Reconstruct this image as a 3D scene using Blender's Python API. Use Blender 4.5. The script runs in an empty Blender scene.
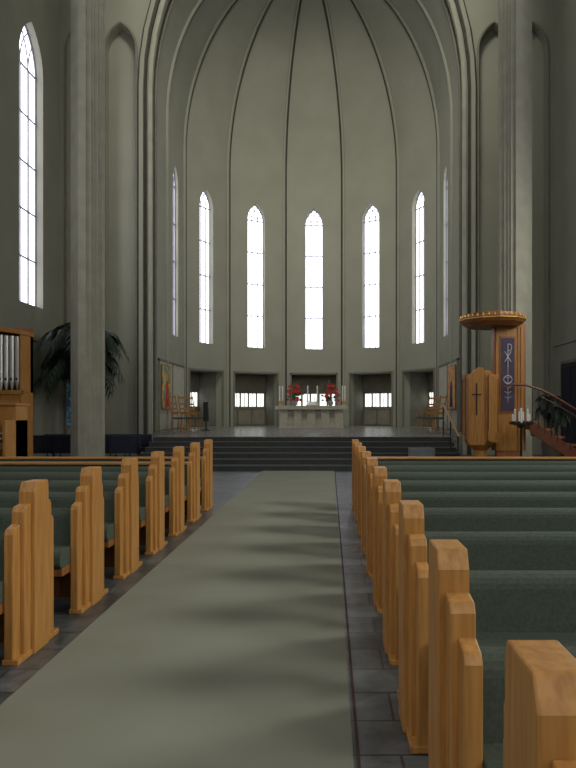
import bpy, bmesh, math, random
from mathutils import Vector, Matrix
random.seed(4)
S=bpy.context.scene
COL=S.collection
AX=-0.78          # church axis (camera stands right of it)
# ------------------------------------------------------------------ materials
def mat(name, c1, c2=None, scale=3.0, rough=0.7, bump=0.0, metal=0.0, kind='noise', stretch=(1,1,1), emis=0, spec=0.5, detail=6, lo=0.35, hi=0.65):
    m=bpy.data.materials.new(name); m.use_nodes=True
    nt=m.node_tree; b=nt.nodes['Principled BSDF']
    b.inputs['Roughness'].default_value=rough; b.inputs['Metallic'].default_value=metal
    b.inputs['Specular IOR Level'].default_value=spec
    if c2 is None: c2=tuple(x*0.8 for x in c1)
    tc=nt.nodes.new('ShaderNodeTexCoord'); mp=nt.nodes.new('ShaderNodeMapping')
    mp.inputs['Scale'].default_value=stretch
    nt.links.new(tc.outputs['Object'],mp.inputs['Vector'])
    n=nt.nodes.new('ShaderNodeTexNoise'); n.inputs['Scale'].default_value=scale; n.inputs['Detail'].default_value=detail
    nt.links.new(mp.outputs[0],n.inputs['Vector'])
    r=nt.nodes.new('ShaderNodeValToRGB')
    r.color_ramp.elements[0].position=lo; r.color_ramp.elements[1].position=hi
    r.color_ramp.elements[0].color=(*c2,1); r.color_ramp.elements[1].color=(*c1,1)
    nt.links.new(n.outputs['Fac'],r.inputs['Fac'])
    nt.links.new(r.outputs['Color'],b.inputs['Base Color'])
    if emis:
        nt.links.new(r.outputs['Color'],b.inputs['Emission Color']); b.inputs['Emission Strength'].default_value=emis
    if bump:
        bp=nt.nodes.new('ShaderNodeBump'); bp.inputs['Strength'].default_value=bump; bp.inputs['Distance'].default_value=0.02
        nt.links.new(n.outputs['Fac'],bp.inputs['Height']); nt.links.new(bp.outputs[0],b.inputs['Normal'])
    return m
def brickmat(name,c1,c2,mortar,w,h,rough=0.4,ms=0.008,offset=0.5):
    m=bpy.data.materials.new(name); m.use_nodes=True
    nt=m.node_tree; b=nt.nodes['Principled BSDF']; b.inputs['Roughness'].default_value=rough
    tc=nt.nodes.new('ShaderNodeTexCoord'); br=nt.nodes.new('ShaderNodeTexBrick')
    br.inputs['Scale'].default_value=1.0; br.inputs['Brick Width'].default_value=w; br.inputs['Row Height'].default_value=h
    br.inputs['Mortar Size'].default_value=ms; br.offset=offset
    br.inputs['Color1'].default_value=(*c1,1); br.inputs['Color2'].default_value=(*c2,1); br.inputs['Mortar'].default_value=(*mortar,1)
    nt.links.new(tc.outputs['Object'],br.inputs['Vector'])
    n=nt.nodes.new('ShaderNodeTexNoise'); n.inputs['Scale'].default_value=5; n.inputs['Detail'].default_value=10; n.inputs['Distortion'].default_value=1.2
    nt.links.new(tc.outputs['Object'],n.inputs['Vector'])
    mx=nt.nodes.new('ShaderNodeMixRGB'); mx.blend_type='MULTIPLY'; mx.inputs[0].default_value=0.8
    r=nt.nodes.new('ShaderNodeValToRGB'); r.color_ramp.elements[0].position=.35; r.color_ramp.elements[1].position=.65
    r.color_ramp.elements[0].color=(.42,.42,.42,1)
    nt.links.new(n.outputs['Fac'],r.inputs['Fac'])
    nt.links.new(br.outputs['Color'],mx.inputs[1]); nt.links.new(r.outputs['Color'],mx.inputs[2])
    nt.links.new(mx.outputs[0],b.inputs['Base Color'])
    bp=nt.nodes.new('ShaderNodeBump'); bp.inputs['Strength'].default_value=.35; bp.inputs['Distance'].default_value=.01
    nt.links.new(n.outputs['Fac'],bp.inputs['Height']); nt.links.new(bp.outputs[0],b.inputs['Normal'])
    return m
M={}
M['wall']=mat('plaster_concrete',(.325,.325,.255),(.298,.298,.232),scale=.8,rough=.95,bump=.05,detail=8,spec=.15)
M['rib']=mat('rib_concrete',(.22,.215,.165),(.18,.175,.135),scale=3,rough=.9,spec=.2)
M['grooveshade']=mat('painted_groove_shade',(.075,.073,.058),rough=.95,spec=.1)  # shade of grooves painted as dark colour, used on raised tubes
M['column']=mat('column_concrete',(.37,.365,.285),(.32,.315,.245),scale=2.5,rough=.9,bump=.12,detail=8,spec=.2)
M['panel']=mat('panel_plaster',(.50,.48,.38),(.44,.42,.33),scale=2,rough=.8)
M['wood']=mat('oak_wood',(.52,.262,.070),(.38,.178,.043),scale=3,rough=.42,stretch=(14,14,1.0),bump=.05,detail=5,spec=.35)
M['woodh']=mat('oak_wood_rail',(.48,.25,.075),(.36,.17,.046),scale=3,rough=.42,stretch=(1,14,14),detail=5,spec=.35)
M['wooddk']=mat('dark_oak',(.30,.12,.032),(.20,.075,.02),scale=3,rough=.4,stretch=(12,12,1))
M['woodp']=mat('pulpit_oak',(.42,.20,.045),(.31,.135,.028),scale=3,rough=.42,stretch=(14,14,1.0),detail=5,spec=.35)
M['green']=mat('green_upholstery',(.082,.102,.074),(.062,.080,.057),scale=60,rough=.9,bump=.1,spec=.2)
M['carpet']=mat('carpet_pile',(.25,.26,.195),(.235,.245,.182),scale=1.5,rough=.95,detail=15,bump=.1,spec=.1)
M['red']=mat('red_edge',(.06,.032,.022),rough=.8)
M['slate']=brickmat('slate_floor',(.15,.165,.155),(.075,.088,.084),(.035,.038,.036),.62,.31,rough=.36,ms=.007)
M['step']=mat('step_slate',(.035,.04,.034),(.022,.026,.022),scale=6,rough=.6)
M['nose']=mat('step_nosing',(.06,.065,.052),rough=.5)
M['plat']=brickmat('platform_slate',(.26,.26,.22),(.22,.22,.19),(.14,.14,.12),.8,.8,rough=.25,offset=0)
M['glass']=mat('frosted_glass',(.86,.85,.97),(.72,.72,.84),scale=.9,rough=.3,emis=3.2,lo=.3,hi=.6)
M['glasslow']=mat('clear_panes',(.85,.89,.87),(.60,.66,.57),scale=3,rough=.3,emis=1.9)
M['lead']=mat('window_lead',(.24,.24,.26),rough=.6)
M['stain']=mat('stained_glass',(.05,.35,.42),(.02,.04,.15),scale=9,rough=.3,emis=.15,lo=.45,hi=.55)
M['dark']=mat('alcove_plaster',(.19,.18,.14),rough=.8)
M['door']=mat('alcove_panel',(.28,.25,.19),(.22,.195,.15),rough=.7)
M['black']=mat('black_lacquer',(.012,.012,.013),rough=.35)
M['grey']=mat('grey_box',(.25,.27,.26),rough=.6)
M['navy']=mat('navy_fabric',(.018,.022,.04),(.012,.014,.026),scale=20,rough=.85)
M['metal']=mat('pipe_metal',(.62,.62,.58),(.48,.48,.46),rough=.4,metal=.5,stretch=(1,1,.3))
M['gold']=mat('gilded',(.70,.42,.10),(.5,.28,.06),rough=.35,metal=.6)
M['stone']=mat('altar_stone',(.48,.46,.37),(.38,.36,.28),scale=8,rough=.7)
M['cloth']=mat('altar_cloth',(.75,.73,.66),rough=.8)
M['wax']=mat('candle_wax',(.78,.75,.66),rough=.5)
M['redfl']=mat('red_petals',(.65,.035,.03),(.35,.02,.02),scale=25,rough=.6)
M['leaf']=mat('leaf_green',(.05,.12,.035),(.025,.065,.02),scale=8,rough=.55)
M['palm']=mat('palm_green',(.04,.065,.04),(.02,.037,.023),scale=6,rough=.55)
M['pot']=mat('plant_pot',(.12,.10,.08),rough=.7)
M['trunk']=mat('palm_trunk',(.16,.11,.06),(.08,.055,.03),scale=14,rough=.9)
M['paint']=mat('icon_paint',(.65,.40,.08),(.06,.22,.16),scale=5,rough=.5,lo=.42,hi=.58)
M['paint2']=mat('icon_paint_red',(.55,.14,.06),(.6,.42,.12),scale=6,rough=.5,lo=.42,hi=.58)
M['purple']=mat('purple_panel',(.055,.03,.06),(.03,.02,.045),scale=8,rough=.6)
M['silver']=mat('silver_inlay',(.6,.58,.6),rough=.4)
M['brown']=mat('handrail_brown',(.14,.045,.02),rough=.35)
M['ceil']=mat('ceiling_plaster',(.34,.335,.27),rough=.9)
# ------------------------------------------------------------------ builder
class B:
    def __init__(s): s.v=[]; s.f=[]; s.fm=[]; s.mats=[]
    def mi(s,m):
        if m not in s.mats: s.mats.append(m)
        return s.mats.index(m)
    def add(s,vs,fs,m):
        o=len(s.v); s.v+= [tuple(v) for v in vs]; k=s.mi(m)
        for f in fs: s.f.append([i+o for i in f]); s.fm.append(k)
    def box(s,x0,x1,y0,y1,z0,z1,m):
        vs=[(x,y,z) for x in (x0,x1) for y in (y0,y1) for z in (z0,z1)]
        s.add(vs,[(0,1,3,2),(4,6,7,5),(0,4,5,1),(2,3,7,6),(0,2,6,4),(1,5,7,3)],m)
    def prism(s,poly,axis,a,b,m):
        n=len(poly)
        def P(p,t):
            return {'z':(p[0],p[1],t),'x':(t,p[0],p[1]),'y':(p[0],t,p[1])}[axis]
        vs=[P(p,a) for p in poly]+[P(p,b) for p in poly]
        fs=[tuple(range(n)),tuple(range(2*n-1,n-1,-1))]+[(i,(i+1)%n,n+(i+1)%n,n+i) for i in range(n)]
        s.add(vs,fs,m)
    def tube(s,pts,r,m,n=8,rend=None,flat=1.0,ph=0.0):
        pts=[Vector(p) for p in pts]; vs=[]; k=len(pts)
        prev=None
        for i,p in enumerate(pts):
            t=(pts[min(i+1,k-1)]-pts[max(i-1,0)]).normalized()
            if prev is None:
                up=Vector((0,0,1)) if abs(t.z)<.9 else Vector((0,1,0))
                a=t.cross(up).normalized()
            else:
                a=(prev-t*prev.dot(t)).normalized()
            prev=a; b=t.cross(a)
            rr=r if rend is None else r+(rend-r)*i/(k-1)
            for j in range(n):
                th=2*math.pi*j/n+ph
                vs.append(p+a*math.cos(th)*rr+b*math.sin(th)*rr*flat)
        fs=[(i*n+j,i*n+(j+1)%n,(i+1)*n+(j+1)%n,(i+1)*n+j) for i in range(k-1) for j in range(n)]
        fs+=[tuple(range(n)),tuple(range((k-1)*n,k*n))]
        s.add(vs,fs,m)
    def lathe(s,cx,cy,prof,m,n=16,ph=0.0):
        vs=[];k=len(prof)
        for r,z in prof:
            for j in range(n):
                th=2*math.pi*j/n+ph
                vs.append((cx+r*math.cos(th),cy+r*math.sin(th),z))
        fs=[(i*n+j,i*n+(j+1)%n,(i+1)*n+(j+1)%n,(i+1)*n+j) for i in range(k-1) for j in range(n)]
        fs+=[tuple(range(n)),tuple(range((k-1)*n,k*n))]
        s.add(vs,fs,m)
    def mesh(s,name,smooth=False,Mx=None,recalc=True):
        me=bpy.data.meshes.new(name); me.from_pydata(s.v,[],s.f)
        for m in s.mats: me.materials.append(M[m])
        for p,k in zip(me.polygons,s.fm): p.material_index=k; p.use_smooth=smooth
        if recalc:
            bm=bmesh.new(); bm.from_mesh(me); bmesh.ops.recalc_face_normals(bm,faces=bm.faces); bm.to_mesh(me); bm.free()
        if Mx is not None: me.transform(Mx)
        me.update(); return me
    def obj(s,name,bevel=0,smooth=False,Mx=None,recalc=True,loc=None):
        o=bpy.data.objects.new(name,s.mesh(name,smooth,Mx,recalc)); COL.objects.link(o)
        if loc: o.location=loc
        if bevel: bev(o,bevel)
        if smooth:
            try:
                for p in o.data.polygons: p.use_smooth=True
                o.data.set_sharp_from_angle(angle=math.radians(40))
            except Exception: pass
        return o
def bev(o,w,seg=2):
    b=o.modifiers.new('bevel','BEVEL'); b.width=w; b.segments=seg; b.limit_method='ANGLE'; b.angle_limit=math.radians(40)
def slab(name,outer,holes,thick,m,Mx,off=0.0):
    cu=bpy.data.curves.new(name+'_c','CURVE'); cu.dimensions='2D'; cu.fill_mode='BOTH'; cu.extrude=thick/2
    for poly in [outer]+holes:
        sp=cu.splines.new('POLY'); sp.points.add(len(poly)-1); sp.use_cyclic_u=True
        for i,p in enumerate(poly): sp.points[i].co=(p[0],p[1],0,1)
    t=bpy.data.objects.new(name+'_t',cu); COL.objects.link(t)
    bpy.context.view_layer.update()
    dg=bpy.context.evaluated_depsgraph_get()
    me=bpy.data.meshes.new_from_object(t.evaluated_get(dg))
    bpy.data.objects.remove(t); bpy.data.curves.remove(cu)
    me.transform(Matrix.Translation((0,0,off+thick/2))); me.transform(Mx)
    me.materials.clear(); me.materials.append(M[m])
    for p in me.polygons: p.use_smooth=False; p.material_index=0
    me.name=name
    o=bpy.data.objects.new(name,me); COL.objects.link(o); return o
def lancet(cx,a,z0,z1,n=8):
    zs=z1-math.sqrt(3)*a
    pts=[(cx-a,z0),(cx+a,z0)]
    for i in range(n+1):
        th=math.radians(60*i/n); pts.append((cx-a+2*a*math.cos(th),zs+2*a*math.sin(th)))
    for i in range(1,n+1):
        th=math.radians(60-60*i/n); pts.append((cx+a-2*a*math.cos(th),zs+2*a*math.sin(th)))
    return pts
def frame(origin,xdir,zdir):
    x=Vector(xdir).normalized(); z=Vector(zdir).normalized(); y=Vector((0,0,1))
    m=Matrix((( x.x,y.x,z.x,origin[0]),(x.y,y.y,z.y,origin[1]),(x.z,y.z,z.z,origin[2]),(0,0,0,1)))
    return m
wn=[0]
def window(cx,a,z0,z1,Mx,depth=.22,gm='glass'):
    wn[0]+=1
    b=B()
    P=lancet(cx,a,z0,z1)
    n=len(P)
    b.add([(p[0],p[1],depth) for p in P],[tuple(range(n))],gm)
    zf=depth-.04
    b.tube([(p[0],p[1],zf) for p in P]+[(P[0][0],P[0][1],zf)],.04,'lead',n=4)
    zs=z1-math.sqrt(3)*a
    for fx in (-1/3,1/3):
        b.box(cx+fx*a-.014,cx+fx*a+.014,z0,zs+.0,zf-.03,zf+.02,'lead')
    nz=max(2,int((zs-z0)/1.25)); 
    for i in range(1,nz+1):
        z=z0+(zs-z0)*i/nz
        b.box(cx-a,cx+a,z-.02,z+.02,zf-.03,zf+.02,'lead')
    for sgn in (-1,1):
        for st in (-1/3,1/3):
            pts=[]
            for i in range(9):
                th=math.radians(62*i/8)
                x=cx+sgn*(-st*a)+sgn*( -2*a+2*a*math.cos(th)); y=zs+2*a*math.sin(th)
                if abs(x-cx)<a and y<z1-.1 and ((abs(x-cx)+a)**2+(y-zs)**2)<(2*a)**2: pts.append((x,y,zf))
            if len(pts)>1: b.tube(pts,.022,'lead',n=4)
    return b.obj('window_%d'%wn[0],Mx=Mx,recalc=False)
# ------------------------------------------------------------------ shell
YB=-10.0; YE=22.0; HW=8.5; HC=24.0
R=5.4; DC=25.6; SPR=12.6; RH=7.35; PZ=.78
b=B(); b.box(AX-HW-.5,AX+HW+.5,YB-.5,YE+.3,-.2,0,'slate'); b.obj('floor')
b=B(); b.box(AX-HW-.5,AX+HW+.5,YB-.5,YE+.3,HC,HC+.2,'ceil'); b.obj('ceiling')
for side,sg in (('left',-1),('right',1)):
    wys=[19.9,13.4,6.9,.4,-6.1] if sg<0 else [13.4,6.9,.4,-6.1]
    Mx=frame((AX+sg*HW,0,0),(0,1,0),(sg,0,0))
    slab('wall_'+side,[(YB,0),(YE,0),(YE,HC),(YB,HC)],[lancet(y,.8,4.8,13.6) for y in wys],.5,'wall',Mx)
    for y in wys: window(y,.8,4.8,13.6,Mx,depth=.28)
    t=B()
    for y in (16.65,10.1,3.6,-2.9,-9.4):
        t.box(AX+sg*(HW-.18),AX+sg*(HW+.02),y-.25,y+.25,0,HC,'wall')
    t.box(AX+sg*(HW-.06),AX+sg*HW,YB,YE,3.7,3.82,'wall')
    t.obj('trim_'+('1' if sg<0 else '2'))
# dark side door with frame and panels in the right wall
b=B(); xw=AX+HW
b.box(xw-.05,xw-.005,19.3,21.3,0,3.15,'rib')
b.box(xw-.07,xw-.05,19.4,21.2,0,3.05,'black')
for y0 in(19.47,20.34):
    for z0,z1 in((.15,1.3),(1.45,2.9)): b.box(xw-.085,xw-.07,y0,y0+.78,z0,z1,'navy')
b.tube([(xw-.12,20.24,1.0),(xw-.12,20.24,1.3)],.015,'gold',n=6)
b.obj('door_1')
Mx=frame((AX,YB,0),(1,0,0),(0,-1,0))
slab('wall_back',[(-HW,0),(HW,0),(HW,HC),(-HW,HC)],[lancet(0,2,6,19)]+[lancet(x,.9,5,15) for x in(-5.5,5.5)],.5,'wall',Mx)
window(0,2,6,19,Mx,depth=.28)
for x in(-5.5,5.5): window(x,.9,5,15,Mx,depth=.28)
# end wall with chancel arch
def archpts(a,spr,rh,n=24):
    return [(a*math.cos(math.pi*i/n),spr+rh*math.sin(math.pi*i/n)) for i in range(n+1)]
Mx=frame((AX,YE,0),(1,0,0),(0,1,0))
arch=archpts(R,SPR,RH)
outer=[(-HW,0),(-R,0)]+arch[::-1]+[(R,0),(HW,0),(HW,HC),(-HW,HC)]
nic=[(s*6.42,.52) for s in(-1,1)]+[(s*7.75,.5) for s in(-1,1)]
slab('wall_front',outer,[lancet(x,a,.6,14.8) for x,a in nic],.35,'wall',Mx)
b=B()
for s in(-1,1): b.box(min(AX+s*5.75,AX+s*HW),max(AX+s*5.75,AX+s*HW),YE+.36,YE+.5,0,HC,'wall')
b.obj('wall_niche_back')
b=B()
for x,a in nic:
    P=lancet(x,a+.03,.6,14.85)
    b.tube([(AX+p[0],YE-.02,p[1]) for p in P[1:]+[P[0]]],.045,'rib',n=6)
def archpath(a,y,rh,spr=SPR,z0=0):
    return [(AX+a,y,z0)]+[(AX+a,y,z0+(spr-z0)*k/4) for k in(1,2,3)]+[(AX+x,y,z) for x,z in archpts(a,spr,rh)]+[(AX-a,y,z0+(spr-z0)*k/4) for k in(3,2,1,0)]
for a,y,r,m in ((R-.02,YE-.02,.09,'column'),(R+.15,YE-.05,.05,'grooveshade'),(R+.28,YE-.08,.10,'wall'),(R+.41,YE-.02,.035,'grooveshade'),(R-.04,YE+.55,.05,'rib'),(R-.02,YE+.40,.03,'grooveshade')):  # thin dark tubes are painted shade between the arch mouldings
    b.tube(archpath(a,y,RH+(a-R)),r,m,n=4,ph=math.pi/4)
b.obj('trim_3')
# apse facets
tan15=math.tan(math.radians(15)); hwf=R*tan15
for k in range(-3,4):
    ph=math.radians(30*k); ndir=(math.sin(ph),math.cos(ph),0); xdir=(math.cos(ph),-math.sin(ph),0)
    o=(AX+R*ndir[0],DC+R*ndir[1],0); Mx=frame(o,xdir,ndir)
    holes=[lancet(0,.44,4.5,11.3)]
    if abs(k)<3: holes.append([(-1.12,PZ),(1.12,PZ),(1.12,3.3),(-1.12,3.3)])
    slab('wall_apse_%d'%(k+4),[(-hwf,0),(hwf,0),(hwf,SPR),(-hwf,SPR)],holes,.4,'wall',Mx)
    window(0,.44,4.5,11.3,Mx,depth=.17 if abs(k)==3 else .25)
    if abs(k)<3:
        a=B(); D=1.5
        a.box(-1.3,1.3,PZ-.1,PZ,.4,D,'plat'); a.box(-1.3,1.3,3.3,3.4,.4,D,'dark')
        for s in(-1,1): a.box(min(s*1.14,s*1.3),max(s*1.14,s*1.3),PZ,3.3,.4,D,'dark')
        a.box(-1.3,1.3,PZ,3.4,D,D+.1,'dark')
        for i in range(3):
            x0=-1.08+i*.73; a.box(x0+.03,x0+.67,PZ+.05,PZ+.78,D-.04,D,'door')
        a.box(-1.14,1.14,PZ+.80,PZ+.85,D-.06,D,'rib')
        for i in range(5):
            x0=-1.08+i*.432; a.box(x0+.05,x0+.382,1.72,2.36,D-.03,D+.01,'glasslow')
            a.box(x0+.205,x0+.227,1.72,2.36,D-.045,D-.02,'lead')
        a.box(-1.14,1.14,2.45,3.25,D-.04,D,'door')
        for s in(-1,1): a.box(s*1.12-.04,s*1.12+.04,PZ,3.34,-.03,.06,'rib')
        a.box(-1.16,1.16,3.28,3.36,-.03,.06,'rib')
        a.obj('wall_alcove_%d'%(k+3),Mx=Mx)
for s,nm in((-1,'left'),(1,'right')):
    b=B(); x0=AX+s*R
    b.box(min(x0,x0+s*.4),max(x0,x0+s*.4),YE+.3,DC-hwf,0,SPR,'wall'); b.obj('wall_chancel_'+nm)
    b=B(); xi=AX+s*(R-.03)
    b.box(min(xi,xi+s*.04),max(xi,xi+s*.04),23.0,27.0,PZ+.05,3.35,'panel')
    for y0,y1,z0,z1 in((22.95,27.05,3.32,3.40),(22.95,23.03,PZ,3.4),(26.97,27.05,PZ,3.4),(24.95,25.0,PZ,3.35)):
        xj=AX+s*(R-.06); b.box(min(xj,xj+s*.06),max(xj,xj+s*.06),y0,y1,z0,z1,'rib')
    b.obj('wall_panel_'+nm)
# vault
NT=28
angs=[-105+30*i for i in range(8)]
Rc=R/math.cos(math.radians(15))
def col(t):
    c=math.cos(t);z=SPR+RH*math.sin(t)
    pts=[(AX-R*c,YE,z)]
    for a in angs: pts.append((AX+Rc*c*math.sin(math.radians(a)),DC+Rc*c*math.cos(math.radians(a)),z))
    pts.append((AX+R*c,YE,z)); return pts
b=B(); vs=[];n=10
for i in range(NT+1): vs+=col(math.pi/2*i/NT*.999)
fs=[(i*n+j,i*n+j+1,(i+1)*n+j+1,(i+1)*n+j) for i in range(NT) for j in range(n-1)]
b.add(vs,fs,'wall'); o=b.obj('ceiling_apse_vault',recalc=False)
b=B()
for a in angs:
    sa,ca=math.sin(math.radians(a)),math.cos(math.radians(a))
    pts=[(AX+(Rc-.02)*sa,DC+(Rc-.02)*ca,PZ+(SPR-PZ)*i/6) for i in range(6)]
    for i in range(NT+1):
        t=math.pi/2*i/NT*.995; c=math.cos(t); pts.append((AX+(Rc*c-.02)*sa,DC+(Rc*c-.02)*ca,SPR+RH*math.sin(t)-.02))
    b.tube(pts,.07,'wall',n=6)
    sg=1 if a>0 else -1
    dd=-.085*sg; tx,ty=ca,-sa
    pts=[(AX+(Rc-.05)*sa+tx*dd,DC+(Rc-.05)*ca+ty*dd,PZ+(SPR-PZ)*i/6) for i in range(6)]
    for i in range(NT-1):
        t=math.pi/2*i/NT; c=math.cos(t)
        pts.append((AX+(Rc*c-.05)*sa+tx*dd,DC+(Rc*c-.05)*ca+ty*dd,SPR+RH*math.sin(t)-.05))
    b.tube(pts,.040,'grooveshade',n=4)  # dark tube along one rib side, painted shade instead of a cut groove
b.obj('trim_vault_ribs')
# ------------------------------------------------------------------ platform + steps
b=B(); NS=6
for i in range(NS):
    z=PZ*(i+1)/NS; y=16+i*.4
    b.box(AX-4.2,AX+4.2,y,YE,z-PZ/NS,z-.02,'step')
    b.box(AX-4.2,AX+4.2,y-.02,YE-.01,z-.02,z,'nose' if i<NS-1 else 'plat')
poly=[(AX-R+.02,YE-.01)]+[(AX+(Rc-.02)*math.sin(math.radians(a)),DC+(Rc-.02)*math.cos(math.radians(a))) for a in angs]+[(AX+R-.02,YE-.01)]
b.prism(poly,'z',0,PZ,'plat')
b.obj('floor_chancel_steps')
b=B(); b.box(AX-.89,AX+.88,-4,16.0-.05,0,.012,'carpet'); b.obj('aisle_carpet')
b=B(); b.box(AX+.895,AX+.91,-4,15.95,0,.006,'red'); b.obj('trim_carpet_edge')
# ------------------------------------------------------------------ columns
def column(x,y):
    b=B()
    pl=[(.41,-.10),(.41,.10),(.33,.10),(.33,.20),(.26,.20),(.26,.27),(.20,.27),(.20,.34),(.10,.34),(.10,.42),(-.10,.42),(-.10,.34),(-.20,.34),(-.20,.27),(-.26,.27),(-.26,.20),(-.33,.20),(-.33,.10),(-.41,.10)]
    poly=pl+[(-.41,-.10)]+[(-.33,-.10),(-.33,-.20),(-.26,-.20),(-.26,-.27),(-.20,-.27),(-.20,-.34),(-.10,-.34),(-.10,-.42),(.10,-.42),(.10,-.34),(.20,-.34),(.20,-.27),(.26,-.27),(.26,-.20),(.33,-.20),(.33,-.10)]
    poly=[(p[0]*1.05,p[1]*1.05) for p in poly]
    b.prism(poly,'z',.25,HC,'column')
    b.prism([(p[0]*1.1,p[1]*1.1) for p in poly],'z',0,.27,'column')
    return b.obj('column',loc=(x,y,0))
for y in(17.5,11.0,4.5,-2.0):
    for s in(-1,1): column(AX+s*5.84,y)
# ------------------------------------------------------------------ pews
def pew_mesh(sg,woodback=False):
    b=B(); X=lambda v:sg*v
    def bx(x0,x1,y0,y1,z0,z1,m): b.box(min(X(x0),X(x1)),max(X(x0),X(x1)),y0,y1,z0,z1,m)
    def pr(poly,x0,x1,m): b.prism(poly,'x',X(x0),X(x1),m)
    L=4.0
    for e in (0,1):
        def T(v): return v if e==0 else L-v
        pr([(-.10,0),(.10,0),(.10,1.03),(.085,1.06),(-.07,1.06),(-.10,1.0)],T(0),T(.10),'wood')
        for s in(-1,1):
            pr([(s*.10,0),(s*.19,0),(s*.19,.89),(s*.172,.92),(s*.10,.93)],T(.022),T(.10),'wood')
            pr([(s*.19,0),(s*.28,0),(s*.28,.77),(s*.262,.80),(s*.19,.82)],T(.045),T(.10),'wood')
        pr([(-.285,0),(.285,0),(.285,.035),(-.285,.035)],T(.012),T(.11),'wood')
    def rr(y0,y1,z0,z1,r,n=4):
        P=[]
        for cx,cz,a0 in((y1-r,z1-r,0),(y0+r,z1-r,90),(y0+r,z0+r,180),(y1-r,z0+r,270)):
            for i in range(n+1):
                a=math.radians(a0+90*i/n); P.append((cx+r*math.cos(a),cz+r*math.sin(a)))
        return P
    pr(rr(-.46,-.06,.37,.50,.05),.10,L-.10,'green')
    pr(rr(-.19,-.05,.42,.76,.065),.10,L-.10,'green')
    bx(.10,L-.10,-.42,.02,.31,.37,'wooddk')
    bx(.10,L-.10,-.08,-.05,.06,.31,'wooddk')
    if woodback:
        bx(.10,L-.10,-.05,-.02,.12,.77,'woodh'); bx(.10,L-.10,-.18,.0,.77,.80,'woodh')
    return b.mesh('church_pew',smooth=False)
meshes={(s,w):pew_mesh(s,w) for s in(-1,1) for w in(False,True)}
for i in range(10):
    y=1.15+.965*i
    for s in(-1,1):
        o=bpy.data.objects.new('church_pew',meshes[(s,i>=(8 if s<0 else 9))]); COL.objects.link(o)
        o.location=(AX+(1.12 if s>0 else -1.04),y,0); bev(o,.006)
# ------------------------------------------------------------------ altar
ya=27.0
b=B()
b.box(AX-1.5,AX+1.5,ya-.5,ya+.5,PZ+.78,PZ+.93,'stone')
b.box(AX-1.35,AX+1.35,ya-.42,ya+.42,PZ,PZ+.08,'stone')
for x in(-1.15,-.57,0,.57,1.15):
    b.box(AX+x-.17,AX+x+.17,ya-.36,ya+.36,PZ+.08,PZ+.78,'stone')
b.box(AX-1.2,AX+1.2,ya-.2,ya+.2,PZ+.08,PZ+.78,'stone')
b.box(AX-1.45,AX+1.45,ya-.505,ya+.505,PZ+.93,PZ+.938,'cloth')
b.obj('altar',bevel=.012)
zt=PZ+.94
for x in(-1.32,-1.2,-.15,.25,1.3,1.4):
    b=B(); b.lathe(AX+x,ya-.3,[(.06,zt),(.06,zt+.02),(.02,zt+.05),(.02,zt+.16),(.05,zt+.19),(.05,zt+.2)],'gold',12)
    b.lathe(AX+x,ya-.3,[(.028,zt+.2),(.028,zt+.82),(.02,zt+.83)],'wax',10); b.lathe(AX+x,ya-.3,[(.004,zt+.83),(.004,zt+.86)],'black',5)
    b.obj('altar_candle',smooth=True)
def flowers(x,y,z,s=1.0,name='flower_arrangement'):
    b=B(); b.lathe(x,y,[(.06,z),(.10,z+.04),(.12,z+.14),(.08,z+.22),(.10,z+.25)],'grey',14)
    rng=random.Random(int(x*100))
    for i in range(46):
        th=rng.uniform(0,2*math.pi); el=rng.uniform(-.1,1.4); rr=rng.uniform(.2,.42)*s
        p=Vector((x+rr*math.cos(el)*math.cos(th),y+rr*.6*math.cos(el)*math.sin(th),z+.26+rr*math.sin(el)*1.9))
        b.tube([(x,y,z+.2),tuple((Vector((x,y,z+.3))+p)/2+Vector((0,0,.04))),tuple(p)],.006,'leaf',n=4)
        if i%5<3:
            for q in range(6):
                a=q*math.pi/3; d=Vector((math.cos(a)*.08,-.02,math.sin(a)*.08))
                u=Vector((-d.z,0,d.x))*.35
                b.add([p,p+d*.6+u,p+d,p+d*.6-u],[(0,1,2,3)],'redfl')
        else:
            d=(p-Vector((x,y,z+.2))).normalized()*.14; u=d.cross(Vector((0,1,0))).normalized()*.04
            b.add([p-d*.3,p+d*.3+u,p+d,p+d*.3-u],[(0,1,2,3)],'leaf')
    return b.obj(name,recalc=False)
flowers(AX-.72,ya+.1,zt,.95); flowers(AX+.80,ya+.1,zt,.95)
b=B(); b.box(AX-.1,AX+.2,ya-.1,ya+.1,zt,zt+.02,'wooddk')
b.prism([(ya-.1,zt+.02),(ya+.1,zt+.02),(ya+.1,zt+.16)],'x',AX-.06,AX+.16,'wooddk')
b.add([(AX-.13,ya-.11,zt+.03),(AX+.23,ya-.11,zt+.03),(AX+.23,ya+.1,zt+.18),(AX-.13,ya+.1,zt+.18)],[(0,1,2,3)],'cloth')
b.obj('altar_bible',recalc=False)
# ------------------------------------------------------------------ chairs
def chair(x,y,rot,name='wooden_chair'):
    b=B(); w=.24
    for sx in(-1,1):
        b.tube([(sx*w,-.22,0),(sx*w*.95,-.2,.45)],.02,'woodp',n=6)
        b.tube([(sx*w,.24,0),(sx*w,.2,.45),(sx*w*.95,.34,1.3)],.022,'woodp',n=6)
        b.tube([(sx*w,-.2,.66),(sx*w,.22,.68)],.018,'woodp',n=6); b.tube([(sx*w,-.2,.45),(sx*w,-.2,.66)],.015,'woodp',n=6)
    b.box(-.25,.25,-.24,.23,.42,.49,'green')
    for z,yy in((.62,.225),(.8,.25),(.98,.28),(1.22,.325)): b.box(-.23,.23,yy-.01,yy+.012,z-.035,z+.035,'woodp')
    b.box(-.23,.23,-.01,.01,.2,.23,'woodp')
    o=b.obj(name,loc=(x,y,PZ+.001)); o.rotation_euler=(0,0,rot); bev(o,.006); return o
for y in(23.2,24.1,25.0): chair(AX-4.65+.14*(y-23.2),y,math.radians(75))
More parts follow.
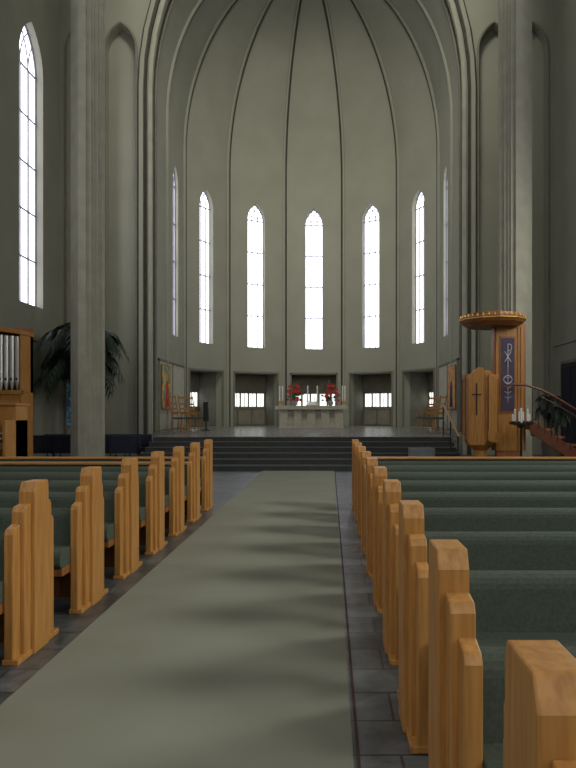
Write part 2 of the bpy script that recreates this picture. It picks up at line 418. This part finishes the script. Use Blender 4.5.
for y in(23.5,24.4,25.3): chair(AX+4.65-.08*(y-23.5),y,math.radians(-75))
b=B(); xb,yb=AX-3.75,23.4
b.lathe(xb,yb,[(.16,PZ),(.16,PZ+.03),(.03,PZ+.05),(.03,PZ+.35)],'black',16); b.box(xb-.09,xb+.09,yb-.09,yb+.09,PZ+.35,PZ+1.05,'black'); b.box(xb-.075,xb+.075,yb-.1,yb-.09,PZ+.4,PZ+1.0,'black')
b.obj('loudspeaker',bevel=.01)
b=B(); zs=PZ*2/NS+.001
b.box(2.05,2.7,16.42,16.78,zs,zs+.28,'grey'); b.box(2.1,2.65,16.4,16.42,zs+.04,zs+.24,'grey'); b.box(2.3,2.6,16.5,16.7,zs+.28,zs+.3,'grey')
b.obj('stage_monitor_box',bevel=.01)
for s,mm in((-1,'paint'),(1,'paint2')):
    b=B(); x=AX+s*(R-.065)
    b.box(min(x,x-s*.02),max(x,x-s*.02),23.2,24.6,1.55,3.2,'wooddk')
    x2=x-s*.021; b.box(min(x2,x2-s*.008),max(x2,x2-s*.008),23.24,24.56,1.59,3.16,mm)
    x3=x2-s*.009
    b.prism([(23.62,1.65),(24.18,1.65),(24.08,2.4),(23.98,2.62),(23.82,2.62),(23.72,2.4)],'x',x3,x3-s*.006,'redfl' if s<0 else 'navy')
    b.prism([(23.9+.18*math.cos(a*.5236),2.76+.18*math.sin(a*.5236)) for a in range(12)],'x',x3,x3-s*.005,'gold')
    b.prism([(23.9+.09*math.cos(a*.5236),2.74+.11*math.sin(a*.5236)) for a in range(12)],'x',x3-s*.006,x3-s*.012,'panel')
    b.obj('icon_painting')
def handrail(x):
    b=B()
    b.tube([(x,15.8,.86),(x,16.0,.88),(x,18.2,1.68),(x,18.6,1.70)],.03,'wood',n=8)
    b.tube([(x,16.0,.45),(x,18.2,1.25)],.012,'black',n=6)
    for y,zb,z in((16.1,.13,.91),(17.1,.39,1.28),(18.2,.78,1.68)): b.tube([(x,y,zb),(x,y,z)],.018,'black',n=6)
    b.obj('handrail',smooth=True)
handrail(3.22)
# ------------------------------------------------------------------ pulpit
b=B(); px,py=3.62,15.45; p8=math.pi/8
b.lathe(px,py,[(.30,0),(.30,.12),(.18,.16),(.16,.55),(.24,.62),(.34,.72),(.38,.80),(.38,.9),(.41,.93),(.41,2.24),(.44,2.27),(.44,2.36),(.34,2.38),(.34,2.26)],'woodp',8,ph=p8)
for i in range(8):
    th=p8+i*math.pi/4
    b.tube([(px+.415*math.cos(th),py+.415*math.sin(th),.93),(px+.415*math.cos(th),py+.415*math.sin(th),2.26)],.022,'wooddk',n=6)
b.prism([(px-.42,.85),(px-.34,.70),(px+.0,.70),(px+.06,.85),(px+.06,2.30),(px-.02,2.50),(px-.12,2.54),(px-.42,2.30)],'y',py-.46,py-.39,'woodp')
b.prism([(px-.42,.85),(px-.37,.85),(px-.37,2.28),(px-.42,2.24)],'y',py-.48,py-.45,'wooddk')
b.prism([(px+.02,.85),(px+.06,.85),(px+.06,2.28),(px+.02,2.36)],'y',py-.48,py-.45,'wooddk')
b.prism([(px+.08,.80),(px+.36,.74),(px+.36,1.0),(px+.08,1.05)],'y',py-.45,py-.38,'woodp')
b.prism([(px+.10,1.05),(px+.30,1.02),(px+.30,2.30),(px+.10,2.36)],'y',py-.44,py-.36,'woodp')
yf=py-.462
b.box(px-.20,px-.17,yf-.012,yf,1.40,2.15,'black'); b.box(px-.30,px-.07,yf-.012,yf,1.87,1.90,'black')
b.prism([(py-.38,2.36),(py-.08,2.36),(py-.08,2.48),(py-.38,2.40)],'x',px-.2,px+.2,'woodp')
b.box(3.98,4.64,py-.12,py+.12,.55,3.62,'woodp'); b.box(3.93,3.99,py-.08,py+.16,.55,3.6,'wooddk'); b.box(4.62,4.70,py-.08,py+.16,.55,3.6,'wooddk')
for xx in(4.50,4.57): b.box(xx-.008,xx+.008,py-.135,py-.12,.6,3.5,'wooddk')
b.box(4.06,4.44,py-.14,py-.11,1.45,3.3,'wooddk'); b.box(4.09,4.41,py-.15,py-.12,1.5,3.25,'purple')
cx,cz=4.25,2.85; yy=py-.16
for a in(50,130): 
    dx,dz=.12*math.cos(math.radians(a)),.16*math.sin(math.radians(a)); b.tube([(cx-dx,yy,cz-dz-.05),(cx+dx,yy,cz+dz-.05)],.010,'silver',n=5)
b.tube([(cx,yy,cz-.3),(cx,yy,cz+.25)],.010,'silver',n=5)
b.tube([(cx,yy,cz+.25),(cx+.07,yy,cz+.24),(cx+.09,yy,cz+.17),(cx+.07,yy,cz+.1),(cx,yy,cz+.09)],.010,'silver',n=5)
b.tube([(cx+.1*math.cos(t*.524),yy,cz-.6+.1*math.sin(t*.524)) for t in range(13)],.008,'silver',n=5)
b.tube([(cx,yy,cz-1.15),(cx,yy,cz-.3)],.006,'silver',n=5)
for k in range(5): b.tube([(cx-.08,yy,cz-1.0+k*.12),(cx,yy,cz-1.05+k*.12),(cx+.08,yy,cz-1.0+k*.12)],.006,'silver',n=5)
kx=3.92
b.lathe(kx,py,[(.60,3.52),(.74,3.60),(.78,3.66),(.78,3.72),(.70,3.76),(.66,3.82),(.3,3.88),(.02,3.90)],'wooddk',12)
b.lathe(kx,py,[(.76,3.655),(.80,3.665),(.80,3.685),(.76,3.695)],'gold',12)
for i in range(36):
    th=2*math.pi*i/36; r=.765
    b.tube([(kx+r*math.cos(th),py+r*math.sin(th),3.72),(kx+r*math.cos(th),py+r*math.sin(th),3.79)],.028,'gold',n=4,rend=.004)
b.box(4.0,4.62,py-.1,py+.1,.0,.56,'wooddk')
for i in range(7):
    x0=4.70+i*.27; z=1.26-i*.18
    b.box(x0,x0+.30,py-.38,py+.42,z-.05,z,'wooddk'); b.box(x0+.0,x0+.02,py-.36,py+.4,max(0,z-.2),z-.05,'wooddk')
b.prism([(4.70,1.0),(4.70,1.3),(6.6,.08),(6.6,0),(6.2,0)],'y',py-.42,py-.38,'brown')
rail=[(4.08,2.06),(4.3,2.12),(4.6,2.11),(4.95,2.0),(5.3,1.82),(5.7,1.58),(6.1,1.32),(6.55,.98),(6.6,.9)]
b.tube([(x,py-.42,z) for x,z in rail],.028,'brown',n=8)
b.tube([(x,py-.42,z-.16) for x,z in rail[3:]],.012,'brown',n=6)
for i in range(13):
    x=4.75+i*.15
    for (xa,za),(xb2,zb2) in zip(rail,rail[1:]):
        if xa<=x<=xb2: zt2=za+(zb2-za)*(x-xa)/(xb2-xa)
    b.tube([(x,py-.42,max(.02,1.26-(x-4.7)*.66-.05)),(x,py-.42,zt2)],.010,'black',n=5)
b.obj('pulpit',bevel=.006)
b=B(); qx,qy=4.36,14.6
b.lathe(qx,qy,[(.2,0),(.2,.03),(.03,.06),(.025,1.1),(.10,1.16),(.27,1.2),(.27,1.24),(.02,1.23)],'black',16)
for i in range(6):
    th=i*1.047; r=.19
    cxq,cyq=qx+r*math.cos(th),qy+r*math.sin(th)
    b.lathe(cxq,cyq,[(.035,1.23),(.04,1.25),(.03,1.27)],'black',8)
    b.lathe(cxq,cyq,[(.022,1.25),(.022,1.42+.06*(i%3)),(.008,1.43+.06*(i%3))],'wax',8)
b.lathe(qx,qy,[(.03,1.23),(.03,1.56),(.008,1.57)],'wax',8)
b.obj('votive_candle_stand')
# ------------------------------------------------------------------ organ
b=B(); ox0,ox1,oy0,oy1=-9.2,-7.42,15.4,16.0
b.box(ox0,ox1,oy0,oy1,0,1.95,'woodp'); b.box(ox0,ox1,oy1-.15,oy1,1.95,3.55,'wooddk')
b.box(ox1-.05,ox1,oy0,oy1,1.95,3.42,'woodp'); b.box(ox0,ox1,oy0-.03,oy0+.1,1.9,2.0,'woodp'); 
b.prism([(ox0,3.60),(ox0,3.72),(ox1+.03,3.44),(ox1+.03,3.34)],'y',oy0-.02,oy1,'woodp')
for i in range(12):
    x=ox1-.13-i*.135; h=3.30+.013*i*1.0
    b.lathe(x,oy0+.07,[(.012,2.0),(.055,2.18),(.058,2.2),(.058,h),(.05,h)],'metal',12)
    b.box(x-.025,x+.025,oy0+.005,oy0+.02,2.24,2.30,'black')
for i in range(3): b.box(ox0+.1+i*.56,ox0+.6+i*.56,oy0-.02,oy0,.3,1.75,'woodh')
b.obj('pipe_organ',bevel=.006)
b=B(); cx0,cx1,cy0=-8.5,-6.85,13.6
b.box(cx0,cx1,cy0+.35,cy0+.9,0,1.62,'wood'); b.box(cx0,cx0+.06,cy0-.1,cy0+.9,0,1.3,'wood'); b.box(cx1-.06,cx1,cy0-.1,cy0+.9,0,1.3,'wood')
b.box(cx0-.03,cx1+.03,cy0+.3,cy0+.95,1.62,1.67,'woodh')
for j in range(3):
    z=.78+.11*j; y=cy0+.0+.12*j; b.box(cx0+.2,cx1-.2,y,y+.2,z,z+.03,'wax'); 
    for i in range(24): x=cx0+.23+i*.05; b.box(x,x+.02,y+.07,y+.2,z+.03,z+.045,'black')
b.box(cx0+.1,cx1-.1,cy0+.05,cy0+.36,.68,.78,'woodh'); b.box(cx0+.5,cx1-.5,cy0+.28,cy0+.31,1.2,1.5,'wax')
for s in(cx0+.12,cx1-.2):
    for i in range(4):
        for j in range(2): b.box(s+j*.05,s+j*.05+.03,cy0+.33,cy0+.36,.95+i*.07,.98+i*.07,'wax')
b.obj('organ_console',bevel=.004)
b=B(); b.box(-8.2,-7.1,12.95,13.3,.5,.56,'woodh')
for x in(-8.15,-7.2): b.box(x,x+.05,12.98,13.27,0,.5,'wood')
b.box(-8.15,-7.15,13.1,13.14,.15,.22,'wood'); b.obj('organ_bench',bevel=.005)
# ------------------------------------------------------------------ choir benches (dark blue)
for i,(x0,x1,y) in enumerate(((-8.7,-5.35,18.4),(-8.4,-5.25,19.2))):
    b=B(); b.box(x0,x1,y-.3,y+.25,.36,.46,'navy'); 
    b.prism([(y-.34,.30),(y-.26,.30),(y-.32,.80),(y-.36,.82),(y-.40,.80)],'x',x0,x1,'navy')
    for x in [x0+.05+k*(x1-x0-.1)/4 for k in range(5)]:
        b.tube([(x,y-.3,0),(x,y-.28,.4)],.02,'black',n=6); b.tube([(x,y+.2,0),(x,y+.2,.4)],.02,'black',n=6)
        b.box(x-.006,x+.006,y-.41,y-.25,.3,.8,'black')
    b.obj('choir_bench',bevel=.01)
# ------------------------------------------------------------------ palms
def palm(x,y,h,spread,nf=20,seed=1,name='potted_palm',ws=1.0):
    b=B(); rng=random.Random(seed)
    b.lathe(x,y,[(.20,0),(.26,.25),(.30,.5),(.31,.55),(.27,.55),(.25,.45)],'pot',20)
    for k in range(3):
        a=k*2.1; b.tube([(x+.05*math.cos(a),y+.05*math.sin(a),.4),(x+.1*math.cos(a),y+.1*math.sin(a),h*.35),(x+.16*math.cos(a),y+.16*math.sin(a),h*.6)],.05,'trunk',n=8,rend=.03)
    for i in range(nf):
        a=2*math.pi*i/nf+rng.uniform(-.2,.2); L=spread*rng.uniform(.75,1.05); up=rng.uniform(.15,1.0)
        z0=h*rng.uniform(.5,.62); zt=z0+(h-z0)*up
        dr=rng.uniform(.4,.75)
        if math.sin(a)>.3: L*=.75
        pts=[]
        for k in range(15):
            t=k/14; r=L*(t**.9)
            z=z0+(zt-z0)*math.sin(min(1,t*1.5)*math.pi/2)-max(0,t-.4)**2*h*dr
            pts.append(Vector((x+r*math.cos(a),y+r*math.sin(a),z)))
        b.tube(pts,.014,'palm',n=4,rend=.004)
        for k in range(2,14):
            p=pts[k]; T=(pts[min(14,k+1)]-pts[k-1]).normalized(); side=T.cross(Vector((0,0,1))).normalized()
            ll=(.5*math.sin(math.pi*(k/15))+.14)*ws
            for q in(0,.5):
                pp=p+T*q*(L/14)
                for s in(-1,1):
                    d=(side*s*.7+T*.5+Vector((0,0,-.55))).normalized()*ll
                    w=T*.03
                    b.add([pp-w,pp+d*.5-w*.9+Vector((0,0,.02)),pp+d+Vector((0,0,-.08)),pp+d*.5+w*.9+Vector((0,0,.02)),pp+w],[(0,1,2,3,4)],'palm')
    return b.obj(name,recalc=False)
palm(-7.80,20.2,4.35,1.5,nf=50,seed=3,ws=.85)
palm(6.45,18.6,2.1,.5,nf=14,seed=8,ws=.5)
b=B(); x=-9.1
b.box(x,x+.42,YE-.03,YE-.005,1.0,2.6,'stain')
for q in(0,.14,.28,.42): b.box(x+q-.01,x+q+.01,YE-.045,YE-.02,1.0,2.6,'lead')
for q in range(6): b.box(x,x+.42,YE-.045,YE-.02,1.0+q*.32-.01,1.0+q*.32+.01,'lead')
b.obj('window_stained_left')
# ------------------------------------------------------------------ lights
def area(name,loc,rot,sx,sy,p,c=(1,.98,.92)):
    l=bpy.data.lights.new(name,'AREA'); l.shape='RECTANGLE'; l.size=sx; l.size_y=sy; l.energy=p; l.color=c
    o=bpy.data.objects.new(name,l); COL.objects.link(o); o.location=loc; o.rotation_euler=rot; return o
R90=math.radians(90)
for y,p in((13.4,210),(6.9,430),(.4,260),(-6.1,150)):
    area('daylight_right',(AX+HW-.15,y,5.8),(0,R90-math.radians(28),0),3.2,1.9,p)
    area('daylight_left',(AX-HW+.15,y,8.0),(0,-R90+math.radians(25),0),6.0,1.5,36)
area('daylight_west',(AX,YB+.2,10),(R90-math.radians(22),0,0),4,9,150)
cl=area('apse_fill_light',(AX,10.5,21.5),(Vector((0,19,-11)).to_track_quat('-Z','Z').to_euler()),6,3,430,(1,.98,.88))  # added fill lamp high in the nave to brighten the apse, no window there
cl.data.spread=math.radians(75)
w=bpy.data.worlds.new('sky'); S.world=w; w.use_nodes=True
w.node_tree.nodes['Background'].inputs[0].default_value=(.6,.68,.8,1); w.node_tree.nodes['Background'].inputs[1].default_value=.6
# ------------------------------------------------------------------ camera
cd=bpy.data.cameras.new('camera'); cam=bpy.data.objects.new('camera',cd); COL.objects.link(cam)
cam.location=(0,0,1.5); cam.rotation_euler=(R90,0,0)
cd.lens=30; cd.sensor_width=36; cd.shift_x=-42/768; cd.shift_y=27/768; cd.clip_start=.05; cd.clip_end=200
S.camera=cam
S.view_settings.view_transform='Standard'; S.view_settings.look='None'; S.view_settings.exposure=0
